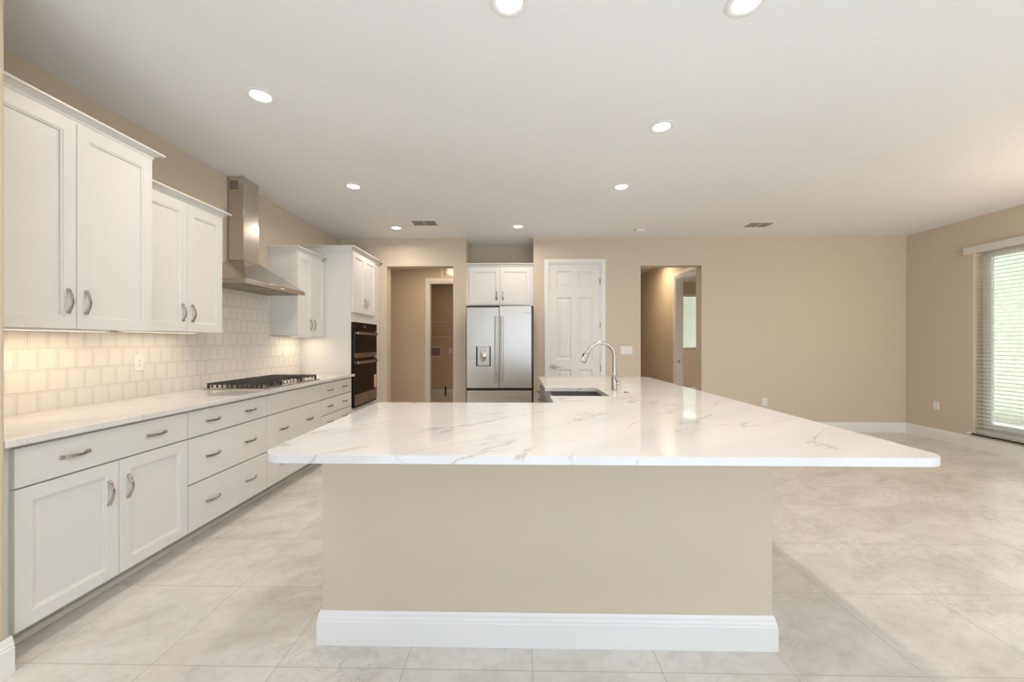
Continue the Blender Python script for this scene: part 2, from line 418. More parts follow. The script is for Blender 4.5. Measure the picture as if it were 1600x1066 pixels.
for z in (.92, 1.55, 2.19):
    MB().lathe((PD1-.002, YB-.006, z-.045), [(.0065, 0), (.0065, .09)], 12).box(PD1-.022, PD1-.004, YB+.0085, YB+.0098, z-.045, z+.045).build('hinge', M['nickel'], d1)

# ------------------------------------------------------------ right-hand window with blind
w1 = empty('window_1', (XR+.11, (WY0+WY1)/2, WZ0)); w1['kind'] = 'structure'
xf = XR+.115
mb = MB(); mb.box(xf, xf+.045, WY0+.001, WY0+.06, WZ0+.001, WZ1-.001).box(xf, xf+.045, WY1-.06, WY1-.001, WZ0+.001, WZ1-.001)
mb.box(xf, xf+.045, WY0+.06, WY1-.06, WZ0+.001, WZ0+.07).box(xf, xf+.045, WY0+.06, WY1-.06, WZ1-.06, WZ1-.001)
ym = (WY0+WY1)/2; mb.box(xf, xf+.045, ym-.04, ym+.04, WZ0+.07, WZ1-.06)
mb.build('window_frame', M['vinyl'], w1, .003)
mb = MB(); a0, a1 = ym+.04, WY1-.06
mb.box(xf-.018, xf+.012, a0, a0+.045, WZ0+.07, WZ1-.06).box(xf-.018, xf+.012, a1-.045, a1, WZ0+.07, WZ1-.06).box(xf-.018, xf+.012, a0+.045, a1-.045, WZ0+.07, WZ0+.12).box(xf-.018, xf+.012, a0+.045, a1-.045, WZ1-.11, WZ1-.06)
mb.build('sash', M['vinyl'], w1, .002)
MB().box(xf+.02, xf+.026, WY0+.06, ym-.04, WZ0+.07, WZ1-.06).box(xf+.02, xf+.026, ym+.04, WY1-.06, WZ0+.07, WZ1-.06).build('pane', M['glass'], w1)
struct('trim_6', MB().box(XR-.03, XR+.114, WY0+.001, WY1-.001, WZ0-.018, WZ0+.004).box(XR-.03, XR-.001, WY0-.04, WY1+.045, WZ0-.018, WZ0+.004), M['sill'], .003)
bl = empty('window_blind', (XR, ym, WZ0), 'white horizontal slat blind with plain white valance over the right-hand window', 'blind')
mb = MB(); nS = 48; zs0, zs1 = WZ0+.045, WZ1-.06
for i in range(nS):
    z = zs0 + (zs1-zs0)*i/(nS-1); xc = XR+.045; tl = R(4)
    c_, s_ = .025*math.cos(tl), .025*math.sin(tl)
    mb.hexa([(xc-c_, WY0+.008, z-s_), (xc+c_, WY0+.008, z+s_), (xc+c_, WY1-.008, z+s_), (xc-c_, WY1-.008, z-s_)],
            [(xc-c_, WY0+.008, z-s_+.0028), (xc+c_, WY0+.008, z+s_+.0028), (xc+c_, WY1-.008, z+s_+.0028), (xc-c_, WY1-.008, z-s_+.0028)])
mb.build('slats', M['slat'], bl)
MB().box(XR+.02, XR+.07, WY0+.008, WY1-.008, WZ0+.016, WZ0+.034).build('bottom_rail', M['slat'], bl, .003)
MB().box(XR+.015, XR+.075, WY0+.006, WY1-.006, WZ1-.045, WZ1-.002).build('headrail', M['slat'], bl)
MB().box(XR-.075, XR-.06, WY0-.04, WY1+.045, WZ1-.055, WZ1+.03).box(XR-.06, XR-.001, WY1+.032, WY1+.045, WZ1-.055, WZ1+.03).box(XR-.06, XR-.001, WY0-.04, WY0-.027, WZ1-.055, WZ1+.03).build('valance', M['slat'], bl, .003)
for y in (WY1-.2, WY1-.72, WY0+.72, WY0+.2):
    MB().box(XR+.018, XR+.0192, y-.0012, y+.0012, WZ0+.02, WZ1-.045).build('cord', M['slat'], bl)
# outdoors beyond the windows
tag(MB().box(8.3, 8.5, -1, 12.5, -.2, 4.2).build('stucco_wall', M['stucco']), 'pale yellow stucco wall of the neighbouring wing beyond the blind', 'wall')
tag(MB().box(XR+.2, 8.3, -1, 12.5, -.3, -.05).build('patio_slab', M['paver']), 'pale paved strip outside under the window', 'paving')

tag(MB().box(1.5, 8.2, 11.9, 12.1, -.2, 4).build('garden_wall', M['stucco']), 'pale garden wall glimpsed through the bedroom window', 'wall')
# bedroom window
w2 = empty('window_2', ((BW0+BW1)/2, YE, BWZ0)); w2['kind'] = 'structure'
mb = MB(); y0, y1 = YE+.05, YE+.1
mb.box(BW0+.001, BW0+.05, y0, y1, BWZ0+.001, BWZ1-.001).box(BW1-.05, BW1-.001, y0, y1, BWZ0+.001, BWZ1-.001).box(BW0+.05, BW1-.05, y0, y1, BWZ0+.001, BWZ0+.05).box(BW0+.05, BW1-.05, y0, y1, BWZ1-.06, BWZ1-.001)
mb.build('window_frame', M['vinyl'], w2)
MB().box(BW0+.05, BW1-.05, y0+.02, y0+.026, BWZ0+.05, BWZ1-.06).build('pane', M['glass'], w2)
bl2 = empty('window_blind', ((BW0+BW1)/2, YE, BWZ0), 'white slat blind on the bright bedroom window seen through the far doorway', 'blind')
mb = MB()
for i in range(30):
    z = BWZ0+.03+(BWZ1-BWZ0-.09)*i/29
    mb.box(BW0+.01, BW1-.01, YE+.005, YE+.045, z, z+.003)
mb.build('slats', M['slat'], bl2)
MB().box(BW0+.003, BW1-.003, YE-.03, YE+.004, BWZ1-.06, BWZ1-.002).build('valance', M['slat'], bl2)

# rear sliding door (behind the camera; daylight comes in through it)
w3 = empty('window_3', (1.4, YR, 0)); w3['kind'] = 'structure'
mb = MB()
for x in (-1.6, .1, 1.82, 3.54, 5.24): mb.box(x+.001, x+.059, YR-.1, YR-.04, .001, 2.449)
mb.box(-1.54, 5.24, YR-.1, YR-.04, 2.39, 2.449)
mb.build('window_frame', M['vinyl'], w3)

# ------------------------------------------------------------ left run: base cabinets
XF = -2.068            # face of the boxes
def base_cab(y0, y1, dy0, kind, label):
    r = empty('base_cabinet', ((XL+XF)/2, (y0+y1)/2, 0), label, 'cabinet', 'base cabinets along the left wall')
    MB().box(XL+.001, XF, y0+.0005, y1-.0005, .102, .883).build('body', M['cab'], r)
    MB().box(XL+.05, -2.178, y0+.0005, y1-.0005, 0, .1015).build('toe_kick', M['toe'], r)
    MB().box(-2.1778, -2.160, y0+.0005, y1-.0005, 0, .028).build('shoe_moulding', M['toe'], r, .003)
    F = faceX(XF+.001); t = .022; a, b_ = dy0, y1-.002
    L1 = b_-a
    def drawer(z0, z1, pulls=True):
        o = slab(MB(), F, a, b_, z0, z1, t).build('drawer', M['cab'], r)
        if pulls:
            for f in (.26, .745):
                inst('handle', PULL_H, (XF+.001+t, a+L1*f, (z0+z1)/2), o)
    if kind == 'door':
        drawer(.703, .866)
        mid = (a+b_)/2
        for (p, q, hy) in ((a, mid-.0015, mid-.052), (mid+.0015, b_, mid+.047)):
            o = shaker(MB(), F, p, q, .113, .696, t).build('door', M['cab'], r)
            inst('handle', PULL_V, (XF+.001+t, hy, .548), o)
    if kind == 'three': drawer(.703, .866); drawer(.412, .694); drawer(.113, .403)
    if kind == 'cook': drawer(.703, .866, False); drawer(.412, .694); drawer(.113, .403)
    if kind == 'four': drawer(.703, .866); drawer(.530, .694); drawer(.357, .521); drawer(.113, .348)
    return r
base_cab(1.510, 2.414, 1.569, 'door', 'white base cabinet nearest the camera, one wide drawer over two shaker doors')
base_cab(2.415, 3.182, 2.4165, 'three', 'white base cabinet with three handled drawers, left of the cooktop')
base_cab(3.183, 4.072, 3.1845, 'cook', 'white base cabinet under the gas cooktop with a plain panel above deep drawers')
base_cab(4.073, 4.818, 4.0745, 'four', 'white base cabinet of four shallow drawers beside the oven tower')

# left worktop
mb = MB().box(XL+.0005, -2.003, 1.5085, 4.8185, .884, .914)
tag(mb.build('worktop', M['quartz'], None, .003), 'white veined quartz worktop along the left wall under the backsplash', 'worktop')
# backsplash
mb = MB()
poly = [(1.5085, .9145), (4.8185, .9145), (4.8185, 1.373), (4.219, 1.373), (4.219, 1.796), (3.106, 1.796), (3.106, 1.370), (1.5085, 1.370)]
mb.hexa([(XL+.0005, y, z) for y, z in poly], [(XL+.009, y, z) for y, z in poly])
tag(mb.build('tile_backsplash', M['tile']), 'cream running-bond ceramic tile backsplash between worktop and wall cabinets', 'backsplash')

# ------------------------------------------------------------ wall cabinets
def wall_cab(y0, y1, xbox, z0, z1, label, seam=None, dz0=None, zh=1.51, name='upper_cabinet', c0=0, c1=0, group='wall cabinets along the left wall'):
    r = empty(name, ((XL+xbox)/2, (y0+y1)/2, z0), label, 'cabinet', group)
    MB().box(XL+.0005, xbox, y0, y1, z0, z1).build('body', M['cab'], r, .001)
    crown(MB(), XL+.0005, xbox+.002, y0+c0, y1-c1, z1).build('crown_moulding', M['cab'], r)
    F = faceX(xbox+.001); mid = seam or (y0+y1)/2; t = .022
    for p, q, hy in ((y0+.003, mid-.0015, mid-.040), (mid+.0015, y1-.003, mid+.043)):
        o = shaker(MB(), F, p, q, (dz0 or z0-.004), z1-.013, t).build('door', M['cab'], r)
        inst('handle', PULL_V, (xbox+.001+t, hy, zh), o)
    return r
wall_cab(1.5085, 2.421, -2.298, 1.374, 2.438, 'tall white wall cabinet nearest the camera, deeper and higher than its neighbour', 1.997, c0=.0555)
wall_cab(2.4235, 3.103, -2.373, 1.380, 2.287, 'white wall cabinet with two doors just left of the range hood', 2.768, c0=.0555)
wall_cab(4.221, 4.8175, -2.398, 1.376, 2.287, 'white wall cabinet between the range hood and the oven tower', zh=1.50, c1=.0555)
# under-cabinet lights
def under(y0, y1, x, z, label, pw, yl=None):
    r = empty('under_cabinet_light', (x, (y0+y1)/2, z-.012), label, 'light', 'under-cabinet lights')
    MB().box(x-.022, x+.022, y0, y1, z-.011, z-.0005).build('housing', M['vinyl'], r, .002)
    MB().box(x-.014, x+.014, y0+.02, y1-.02, z-.0125, z-.0108).build('diffuser', M['led'], r)
    l = area('lamp', (0, 0, -.004), (0, 0, 0), .03, y1-y0-.04, pw, (1, .80, .54), parent=r)
under(1.72, 2.36, -2.50, 1.374, 'slim warm light bar under the tall wall cabinet', 1.6)
under(2.46, 3.05, -2.52, 1.380, 'slim warm light bar under the wall cabinet left of the hood', .8)
under(4.32, 4.74, -2.52, 1.376, 'slim warm light bar under the wall cabinet by the oven tower', 1.1)

# ------------------------------------------------------------ oven tower
XF = -2.055
YT0, YT1 = 4.820, YB-.004
tw = empty('oven_tower', ((XL+XF)/2, (YT0+YT1)/2, 0), 'tall white oven cabinet in the far left corner with two upper doors', 'cabinet')
OY0, OY1, OZ0, OZ1 = 4.833, 5.600, .484, 1.552
mb = MB().box(XL+.0005, XF-.3, YT0, YT1, .1, 2.437).box(XF-.3, XF, YT0, OY0+.002, .1, 2.437).box(XF-.3, XF, OY1-.002, YT1, .1, 2.437)
mb.box(XF-.3, XF, OY0+.002, OY1-.002, .1, OZ0-.002).box(XF-.3, XF, OY0+.002, OY1-.002, OZ1+.002, 2.437)
mb.build('body', M['cab'], tw)
crown(MB(), XL+.0005, XF+.002, YT0, YB-.056-.004, 2.437).build('crown_moulding', M['cab'], tw)
MB().box(XL+.05, -2.165, YT0, YT1, 0, .0995).build('toe_kick', M['toe'], tw)
F = faceX(XF+.001); mid = 5.218
for p, q, hy in ((YT0+.015, mid-.0015, mid-.042), (mid+.0015, 5.60, mid+.044)):
    o = shaker(MB(), F, p, q, 1.672, 2.425, .022).build('door', M['cab'], tw)
    inst('handle', PULL_V, (XF+.023, hy, 1.81), o)
slab(MB(), F, YT0+.015, 5.60, .115, .455, .022).build('drawer', M['cab'], tw)
# double wall oven
ov = empty('wall_oven', (XF, (OY0+OY1)/2, OZ0), 'black and steel microwave and oven combination built into the white tower', 'oven')
xo = XF+.0015
MB().box(XF-.28, xo+.012, OY0+.004, OY1-.004, OZ0+.002, OZ1-.002).build('chassis', M['black'], ov)
MB().box(xo+.0122, xo+.042, OY0+.002, OY1-.002, 1.455, OZ1).build('control_panel', M['glassblack'], ov, .002)
def text_obj(name, body, size, F3, material, parent, ext=.0004):
    cu = bpy.data.curves.new(name, 'FONT'); cu.body = body; cu.size = size; cu.extrude = ext; cu.align_x = 'CENTER'; cu.align_y = 'CENTER'
    o = bpy.data.objects.new(name, cu); C.objects.link(o); bpy.context.view_layer.update()
    me = bpy.data.meshes.new_from_object(o.evaluated_get(bpy.context.evaluated_depsgraph_get()))
    bpy.data.objects.remove(o)
    base = origin(parent)
    for v in me.vertices: v.co = Vector(F3(v.co.x, v.co.y, v.co.z)) - base
    me.materials.clear(); me.materials.append(material)
    q = bpy.data.objects.new(name, me); C.objects.link(q); q.parent = parent; return q
def ovendoor(z0, z1, band, hz_):
    d = MB().box(xo+.0122, xo+.040, OY0+.012, OY1-.002, z0, z1).build('oven_door', M['glassblack'], ov, .003)
    MB().box(xo+.0402, xo+.0425, OY0+.012, OY1-.002, z0, z0+band).build('steel_band', M['ovensteel'], d)
    h_ = MB().box(xo+.062, xo+.074, OY0+.03, OY1-.05, hz_-.018, hz_+.018)
    for y in (OY0+.05, OY1-.10): h_.box(xo+.0402, xo+.064, y, y+.03, hz_-.011, hz_+.011)
    h_.build('handle', M['hood'], d, .004)
    return d
ovendoor(1.105, 1.450, .060, 1.415)
dd = ovendoor(.512, 1.085, .135, 1.045)
MB().box(xo+.0122, xo+.034, OY0+.004, OY1-.002, OZ0+.001, .505).build('vent_trim', M['black'], ov)
text_obj('badge', 'W', .022, lambda x, y, z: (xo+.0428+z, 5.225+x, .585+y), M['stickerw'], ov)
stk = MB().box(xo+.0402, xo+.0410, 5.49, 5.575, .665, .85).build('sticker', M['sticker'], dd)
MB().box(xo+.0411, xo+.0415, 5.50, 5.565, .825, .842).box(xo+.0411, xo+.0415, 5.50, 5.565, .79, .80).box(xo+.0411, xo+.0415, 5.50, 5.565, .75, .765).box(xo+.0411, xo+.0415, 5.50, 5.565, .71, .72).build('sticker_print', M['stickerw'], dd)
MB().box(xo+.0424, xo+.0428, 5.10, 5.20, 1.49, 1.52).build('display', M['slot'], ov)

# ------------------------------------------------------------ range hood
hd = empty('range_hood', (-2.45, 3.71, 1.797), 'stainless steel pyramid range hood with tall chimney on the left wall', 'range hood')
hx0, hx1, hy0, hy1 = XL+.010, -2.270, 3.255, 4.17
cx1, cy0, cy1 = -2.531, 3.60, 3.818
# canopy: slope meets the lip
mb = MB(); mb.rings([
    [(hx0, hy0, 1.835), (hx1, hy0, 1.835), (hx1, hy1, 1.835), (hx0, hy1, 1.835)],
    [(hx0, cy0-.004, 2.062), (cx1+.004, cy0-.004, 2.062), (cx1+.004, cy1+.004, 2.062), (hx0, cy1+.004, 2.062)]])
mb.build('canopy', M['hood'], hd, .0015)
MB().rings([[(hx0, hy0, 1.798), (hx1, hy0, 1.798), (hx1, hy1, 1.798), (hx0, hy1, 1.798)], [(hx0, hy0, 1.8348), (hx1, hy0, 1.8348), (hx1, hy1, 1.8348), (hx0, hy1, 1.8348)]]).build('lip', M['hood'], hd, .001)
for a, b_ in ((3.30, 3.70), (3.72, 4.12)):
    f = MB().box(hx0+.04, hx1-.05, a, b_, 1.791, 1.7975)
    for k in range(12):
        y = a+.02+k*(b_-a-.04)/12; f.box(hx0+.06, hx1-.07, y, y+.012, 1.788, 1.791)
    f.build('filter', M['hood'], hd)
MB().box(hx0, cx1, cy0, cy1, 2.0625, 2.43).build('chimney', M['hood'], hd, .001)
up = MB().box(hx0, cx1-.003, cy0+.003, cy1-.003, 2.4305, HC-.002).build('chimney_extension', M['hood'], hd, .001)
v = MB()
for k in range(5):
    z = 2.715+k*.017; v.box(-2.66, -2.585, cy0+.0022, cy0+.0028, z, z+.008)
v.build('vent_slots', M['slot'], up)
MB().box(hx1+.0002, hx1+.002, 3.74, 3.80, 1.812, 1.820).build('lip_label', M['plate'], hd)  # one small white label on the lip

# ------------------------------------------------------------ gas cooktop
ck = empty('gas_cooktop', (-2.3, 3.64, .9145), 'black gas cooktop with cast iron grates and five silver knobs in the left worktop', 'cooktop')
kx0, kx1, ky0, ky1, kz = -2.563, -2.065, 3.17, 4.077, .9145
MB().box(kx0, kx1, ky0, ky1, kz, kz+.008).build('base_pan', M['steel'], ck, .003)
bz = kz+.008
def burner(x, y, r):
    b = MB().lathe((x, y, bz), [(r, 0), (r, .010), (r*.75, .014), (r*.75, .018)], 24).build('burner', M['ovensteel'], ck, smooth=True)
    MB().lathe((x, y, bz+.0182), [(r*.78, 0), (r*.80, .003), (r*.74, .008), (r*.3, .009)], 24).build('burner_cap', M['iron'], b, smooth=True)
for x, y, r in ((-2.43, 3.33, .042), (-2.19, 3.33, .038), (-2.36, 3.62, .058), (-2.43, 3.92, .038), (-2.19, 3.92, .045)): burner(x, y, r)
def grate(y0, y1, x0, x1):
    g_ = MB(); zt = kz+.052; b = .011
    for y in (y0, y1-b): g_.box(x0, x1, y, y+b, zt-.014, zt)
    for x in (x0, x1-b): g_.box(x, x+b, y0+b, y1-b, zt-.014, zt)
    n = 3
    for k in range(1, n+1):
        y = y0+(y1-y0)*k/(n+1); g_.box(x0+b, x1-b, y-b/2, y+b/2, zt-.010, zt+.002)
    for x in (x0+(x1-x0)*.27, (x0+x1)/2, x0+(x1-x0)*.73): g_.box(x-b/2, x+b/2, y0+b, y1-b, zt-.008, zt+.003)
    for x in (x0, x1-.016):
        for y in (y0, y1-.016): g_.box(x, x+.016, y, y+.016, bz+.0005, zt-.014)
    for k in range(1, 11):
        x = x0+(x1-x0)*k/11
        for y in (y0+.001, y1-.009): g_.box(x-.006, x+.006, y, y+.008, bz+.006, zt-.014)
    g_.build('grate', M['iron'], ck, .002, 1)
grate(3.185, 3.468, kx0+.02, kx1-.025)
grate(3.478, 3.768, kx0+.02, kx1-.125)
grate(3.778, 4.062, kx0+.02, kx1-.025)
for k in range(5):
    y = 3.515+k*.055
    MB().lathe((kx1-.062, y, bz), [(.021, 0), (.021, .004), (.0175, .006), (.0165, .028), (.0145, .031)], 24).box(kx1-.066, kx1-.058, y-.016, y+.016, bz+.0312, bz+.036).build('knob', M['chrome'], ck, smooth=True)

# ------------------------------------------------------------ refrigerator and cabinet above
FX0, FX1, FY = -.700, .213, 5.375
fr = empty('refrigerator', ((FX0+FX1)/2, 5.75, 0), 'stainless steel french-door refrigerator with water dispenser in the wall alcove', 'refrigerator')
MB().box(FX0+.004, FX1, FY+.0585, 6.28, .02, 1.765).build('body', M['black'], fr, .003)
MB().box(FX0+.03, FX1-.03, FY+.05, 6.2, 0, .0195).build('feet_rail', M['black'], fr)
seamx = (FX0+FX1-.030)/2
def frdoor(x0, x1, z0, z1, disp=None, name='door'):
    F = faceY(FY+.058); mb = MB(); t = .058
    if not disp:
        mb.rings([rect(F, x0, x1, z0, z1, i, w_) for i, w_ in ((0, 0), (0, t-.006), (.0018, t-.0018), (.006, t))])
    else:
        a, b_, c_, d_ = disp
        for q in ((x0, a, z0, z1), (b_, x1, z0, z1), (a, b_, z0, c_), (a, b_, d_, z1)):
            mb.rings([rect(F, *q, 0, 0), rect(F, *q, 0, t)])
        mb.rings([rect(F, a, b_, c_, d_, 0, .001), rect(F, a, b_, c_, d_, 0, .006)])
    return mb.build(name, M['steel'], fr)
dsp = (-.572, -.372, .975, 1.245)
dl = frdoor(FX0, seamx-.0025, .680, 1.776, dsp)
dr = frdoor(seamx+.0025, FX1-.030, .680, 1.798)
fz_ = frdoor(FX0, FX1-.030, .10, .642, name='freezer_drawer')
mb = MB().box(FX0+.02, FX1-.03, FY-.048, FY-.034, .575, .605)
for x in (FX0+.06, FX1-.1): mb.box(x, x+.03, FY-.035, FY-.0005, .578, .602)
mb.build('handle', M['steel'], fz_, .004)
for d_, x in ((dl, seamx-.040), (dr, seamx+.040)):
    mb = MB(); pts = []
    for i in range(13):
        tt = -1+2*i/12; z = 1.205+tt*.455; pts.append((z, .045 - .012*tt*tt))
    mb.rings([[(x-.019, FY-h+.014, z), (x+.019, FY-h+.014, z), (x+.019, FY-h, z), (x+.010, FY-h-.006, z), (x-.010, FY-h-.006, z), (x-.019, FY-h, z)] for z, h in pts])
    for z in (.775, 1.635): mb.box(x-.012, x+.012, FY-.022, FY-.0003, z-.014, z+.014)
    mb.build('handle', M['steel'], d_, .002, 2, True)
a, b_, c_, d_ = dsp
dz = MB().box(a+.002, b_-.002, FY+.0505, FY+.0518, c_+.002, d_-.002).build('dispenser', M['vent'], dl)
MB().box(a, a+.016, FY-.0015, FY+.05, c_, d_).box(b_-.016, b_, FY-.0015, FY+.05, c_, d_).box(a+.016, b_-.016, FY-.0015, FY+.05, c_, c_+.006).build('dispenser_frame', M['black'], dz)
MB().box(a+.0165, b_-.0165, FY-.001, FY+.05, d_-.022, d_-.001).box(a+.018, b_-.018, FY+.012, FY+.05, c_+.0065, d_-.022).build('dispenser_panel', M['steel'], dz, .002)
mb = MB(); xm = (a+b_)/2-.005
mb.rings([[(xm+r*math.cos(k*math.pi/10), FY+yy, 1.115+r*1.6*math.sin(k*math.pi/10)) for k in range(20)] for r, yy in ((.048, .0115), (.048, .004), (.036, -.004))])
mb.build('dispenser_paddle', M['chrome'], dz, smooth=True)
MB().box(xm-.035, xm+.03, FY-.004, FY+.011, d_-.055, d_-.023).build('spout', M['chrome'], dz, .006)
text_obj('badge', 'Whirlpool', .024, lambda x, y, z: (.122+x, FY-.0006-z, 1.700+y), M['logo'], dr)

fc = empty('fridge_cabinet', ((FA0+FA1)/2, YB-.02, 1.835), 'white two-door cabinet in the alcove over the refrigerator', 'cabinet')
MB().box(FA0+.002, FA1-.002, YB+.002, 6.345, 1.838, 2.412).build('body', M['cab'], fc)
mb = MB(); 
mb.rings([[(FA0+.0022, YB+.002-o, 2.412+z), (FA1-.0022, YB+.002-o, 2.412+z), (FA1-.0022, 6.3, 2.412+z), (FA0+.0022, 6.3, 2.412+z)] for o, z in ((.001, .0005), (.012, .004), (.02, .02), (.045, .036), (.048, .046))])
mb.build('crown_moulding', M['cab'], fc)
F = faceY(YB+.001); mid = -.267
for p, q, hx_ in ((FA0+.05, mid-.0015, mid-.045), (mid+.0015, FA1-.043, mid+.045)):
    o = shaker(MB(), F, p, q, 1.848, 2.395, .022).build('door', M['cab'], fc)
    inst('handle', PULL_VY, (hx_, YB-.021, 1.985), o)

# ------------------------------------------------------------ island
IX0, IX1, IY0, IY1 = -.849, 1.077, 1.698, 4.40
isl = empty('kitchen_island', ((IX0+IX1)/2, 2.9, 0), 'large L-shaped kitchen island with tan painted front and white baseboard', 'kitchen island')
mb = MB().box(IX0, IX1, IY0, IY0+.12, 0, .883).box(IX1-.12, IX1, IY0+.12, IY1, 0, .883)
mb.build('knee_wall', M['wall'], isl)
prof = [(0, 0), (.016, 0), (.016, .100), (.0135, .104), (.0135, .114), (.010, .120), (.009, .132), (.005, .143), (0, .143)]
mb = MB(); mb.rings([[(x*1, y, z) for (x, y, z) in ring] for ring in (
    [(IX0-.0005-o, 2.40, z) for o, z in prof], [(IX0-.0005-o, IY0-.0005-o, z) for o, z in prof],
    [(IX1+.0005+o, IY0-.0005-o, z) for o, z in prof], [(IX1+.0005+o, IY1, z) for o, z in prof])])
mb.build('baseboard', M['trim'], isl)
MB().box(IX0, IX1-.121, IY0+.1205, 2.42, .10, .883).box(IX0+.02, IX1-.125, 2.42, 2.36, 0, .0995).build('cabinet_body', M['cab'], isl)
Fd = lambda u, v, w: (u, 2.421+w, v)
for k in range(2):
    u0_ = IX0+.01+k*.52
    o = shaker(MB(), Fd, u0_, u0_+.515, .115, .865, .02).build('door', M['cab'], isl)
# sink run along the back leg, fronts face -X
XS = .262
MB().box(XS, .30, 2.45, 2.60, .1, .883).box(XS, IX1-.121, 2.45, 2.61, .1, .60).box(XS, IX1-.121, 2.61, 3.425, .1, .60).box(.72, IX1-.121, 2.45, 3.43, .6, .883).box(XS, IX1-.121, 4.06, IY1, .1, .883).box(.85, IX1-.121, 3.43, 4.06, .1, .883).build('sink_cabinet', M['cab'], isl)
Fs = faceXn(XS-.0005)
for p, q in ((2.63, 3.02), (3.023, 3.41)): shaker(MB(), Fs, p, q, .115, .61, .02).build('door', M['cab'], isl)

# island worktop outline (with notch for the apron sink)
def arc(cx, cy, r, a0, a1, n=8): return [(cx+r*math.cos(R(a0+(a1-a0)*i/n)), cy+r*math.sin(R(a0+(a1-a0)*i/n))) for i in range(n+1)]
SX0, SX1, SFY, SFY2, SYm, SLX = -.905, 1.453, 1.345, 4.45, 2.538, .228
NY0, NY1, NX = 2.862, 3.372, .662
pts = arc(SX0+.09, SFY+.09, .09, 180, 270) + arc(SX1-.075, SFY+.075, .075, 270, 360) + arc(SX1-.06, SFY2-.06, .06, 0, 90, 6) + arc(SLX+.02, SFY2-.02, .02, 90, 180, 4)
pts += [(SLX, NY1)] + [(NX-.02, NY1)] + arc(NX-.02, NY1-.02, .02, 90, 0, 4)[1:] + arc(NX-.02, NY0+.02, .02, 0, -90, 4) + [(SLX, NY0)]
pts += [(SLX, SYm)] + arc(SX0+.04, SYm-.04, .04, 90, 180, 5)
bm = bmesh.new()
vs = [bm.verts.new((x, y, .884)) for x, y in pts]
f = bm.faces.new(vs); ex = bmesh.ops.extrude_face_region(bm, geom=[f])
bmesh.ops.translate(bm, verts=[e for e in ex['geom'] if isinstance(e, bmesh.types.BMVert)], vec=(0, 0, .030))
bmesh.ops.triangulate(bm, faces=[f for f in bm.faces if len(f.verts) > 4])
mb = MB(); mb.bm.free(); mb.bm = bm
tag(mb.build('island_worktop', M['quartz'], None, .0035, 3), 'white veined quartz slab with rounded corners on the kitchen island', 'worktop')

# apron sink
sk = empty('apron_sink', (.45, 3.1, .62), 'stainless steel apron-front sink set in the island worktop', 'sink')
ax, b0, b1, bx0, bx1 = .212, 2.625, 3.42, .272, .70
MB().box(ax, ax+.012, b0, b1, .625, .8835).box(ax+.012, bx0, b0, b0+.012, .63, .8835).box(ax+.012, bx0, b1-.012, b1, .63, .8835).build('apron', M['sinksteel'], sk, .006, 3)
mb = MB(); 
zt = .8832; zb = .66
mb.rings([[(bx0-.047, b0+.013, zt), (.715, b0+.013, zt), (.715, b1-.013, zt), (bx0-.047, b1-.013, zt)],
          [(bx0, b0+.06, zt), (.655, b0+.06, zt), (.655, b1-.06, zt), (bx0, b1-.06, zt)],
          [(bx0+.006, b0+.066, zb+.02), (.649, b0+.066, zb+.02), (.649, b1-.066, zb+.02), (bx0+.006, b1-.066, zb+.02)],
          [(bx0+.03, b0+.09, zb), (.625, b0+.09, zb), (.625, b1-.09, zb), (bx0+.03, b1-.09, zb)]], cap0=False)
mb.build('bowl', [M['bowl']], sk)
MB().lathe((.46, 3.02, zb+.0005), [(.045, 0), (.045, .003), (.03, .002)], 24).build('drain', M['chrome'], sk, smooth=True)

# dishwasher
dwr = empty('dishwasher', (.5, 3.74, 0), 'stainless steel dishwasher with bar handle beyond the island sink', 'dishwasher')
MB().box(.262, .845, 3.435, 4.055, .1, .875).build('body', M['black'], dwr)
MB().box(.282, .84, 3.44, 4.05, 0, .0995).build('toe_panel', M['black'], dwr)
MB().box(.222, .2615, 3.437, 4.053, .115, .868).build('door', M['sinksteel'], dwr, .003)
mb = MB().tube([(.180, 3.46, .80), (.180, 4.03, .80)], .011)
for y in (3.50, 3.99): mb.box(.180, .2215, y-.012, y+.012, .79, .81)
mb.build('handle', M['sinksteel'], dwr, smooth=True)

# faucet
fa = empty('faucet', (.772, 3.19, .9145), 'tall brushed nickel gooseneck faucet with pull-down spray beside the sink', 'faucet')
fx, fy, f0 = .772, 3.19, .9145
MB().lathe((fx, fy, f0), [(.0265, 0), (.0265, .004), (.0235, .007), (.0235, .075), (.022, .10), (.0165, .16), (.0148, .20), (.0142, .215)], 28).build('body', M['chrome'], fa, smooth=True)
pth = [(fx, fy, f0+.2155), (fx, fy, f0+.25)]
rc = .112; zc_ = f0+.27
for i in range(25):
    a = R(0+i*(158)/24); pth.append((fx-rc+rc*math.cos(a), fy-.03*(i/24), zc_+rc*math.sin(a)))
MB().tube(pth, [.0138]*len(pth), 16).build('gooseneck', M['chrome'], fa, smooth=True)
e = Vector(pth[-1]); dirv = (Vector(pth[-1])-Vector(pth[-2])).normalized()
MB().tube([e, e+dirv*.006, e+dirv*.02, e+dirv*.06, e+dirv*.092, e+dirv*.096], [.0145, .0165, .0170, .0205, .0228, .020], 20).build('spray_head', M['chrome'], fa, smooth=True)
sd = Vector((-1, 0, 0)); sd = (sd-dirv*sd.dot(dirv)).normalized()
bc = e+dirv*.038+sd*.019
MB().tube([bc-dirv*.015, bc-dirv*.008+sd*.004, bc+dirv*.008+sd*.005, bc+dirv*.015], [.004, .006, .006, .004], 8).build('spray_button', M['slot'], fa, smooth=True)
lv0 = Vector((fx+.036, fy-.012, f0+.058))
mb = MB(); mb.lathe((fx+.012, fy-.012, f0+.058), [(.016, 0), (.017, .02), (.014, .032), (.004, .034)], 20, 'X')
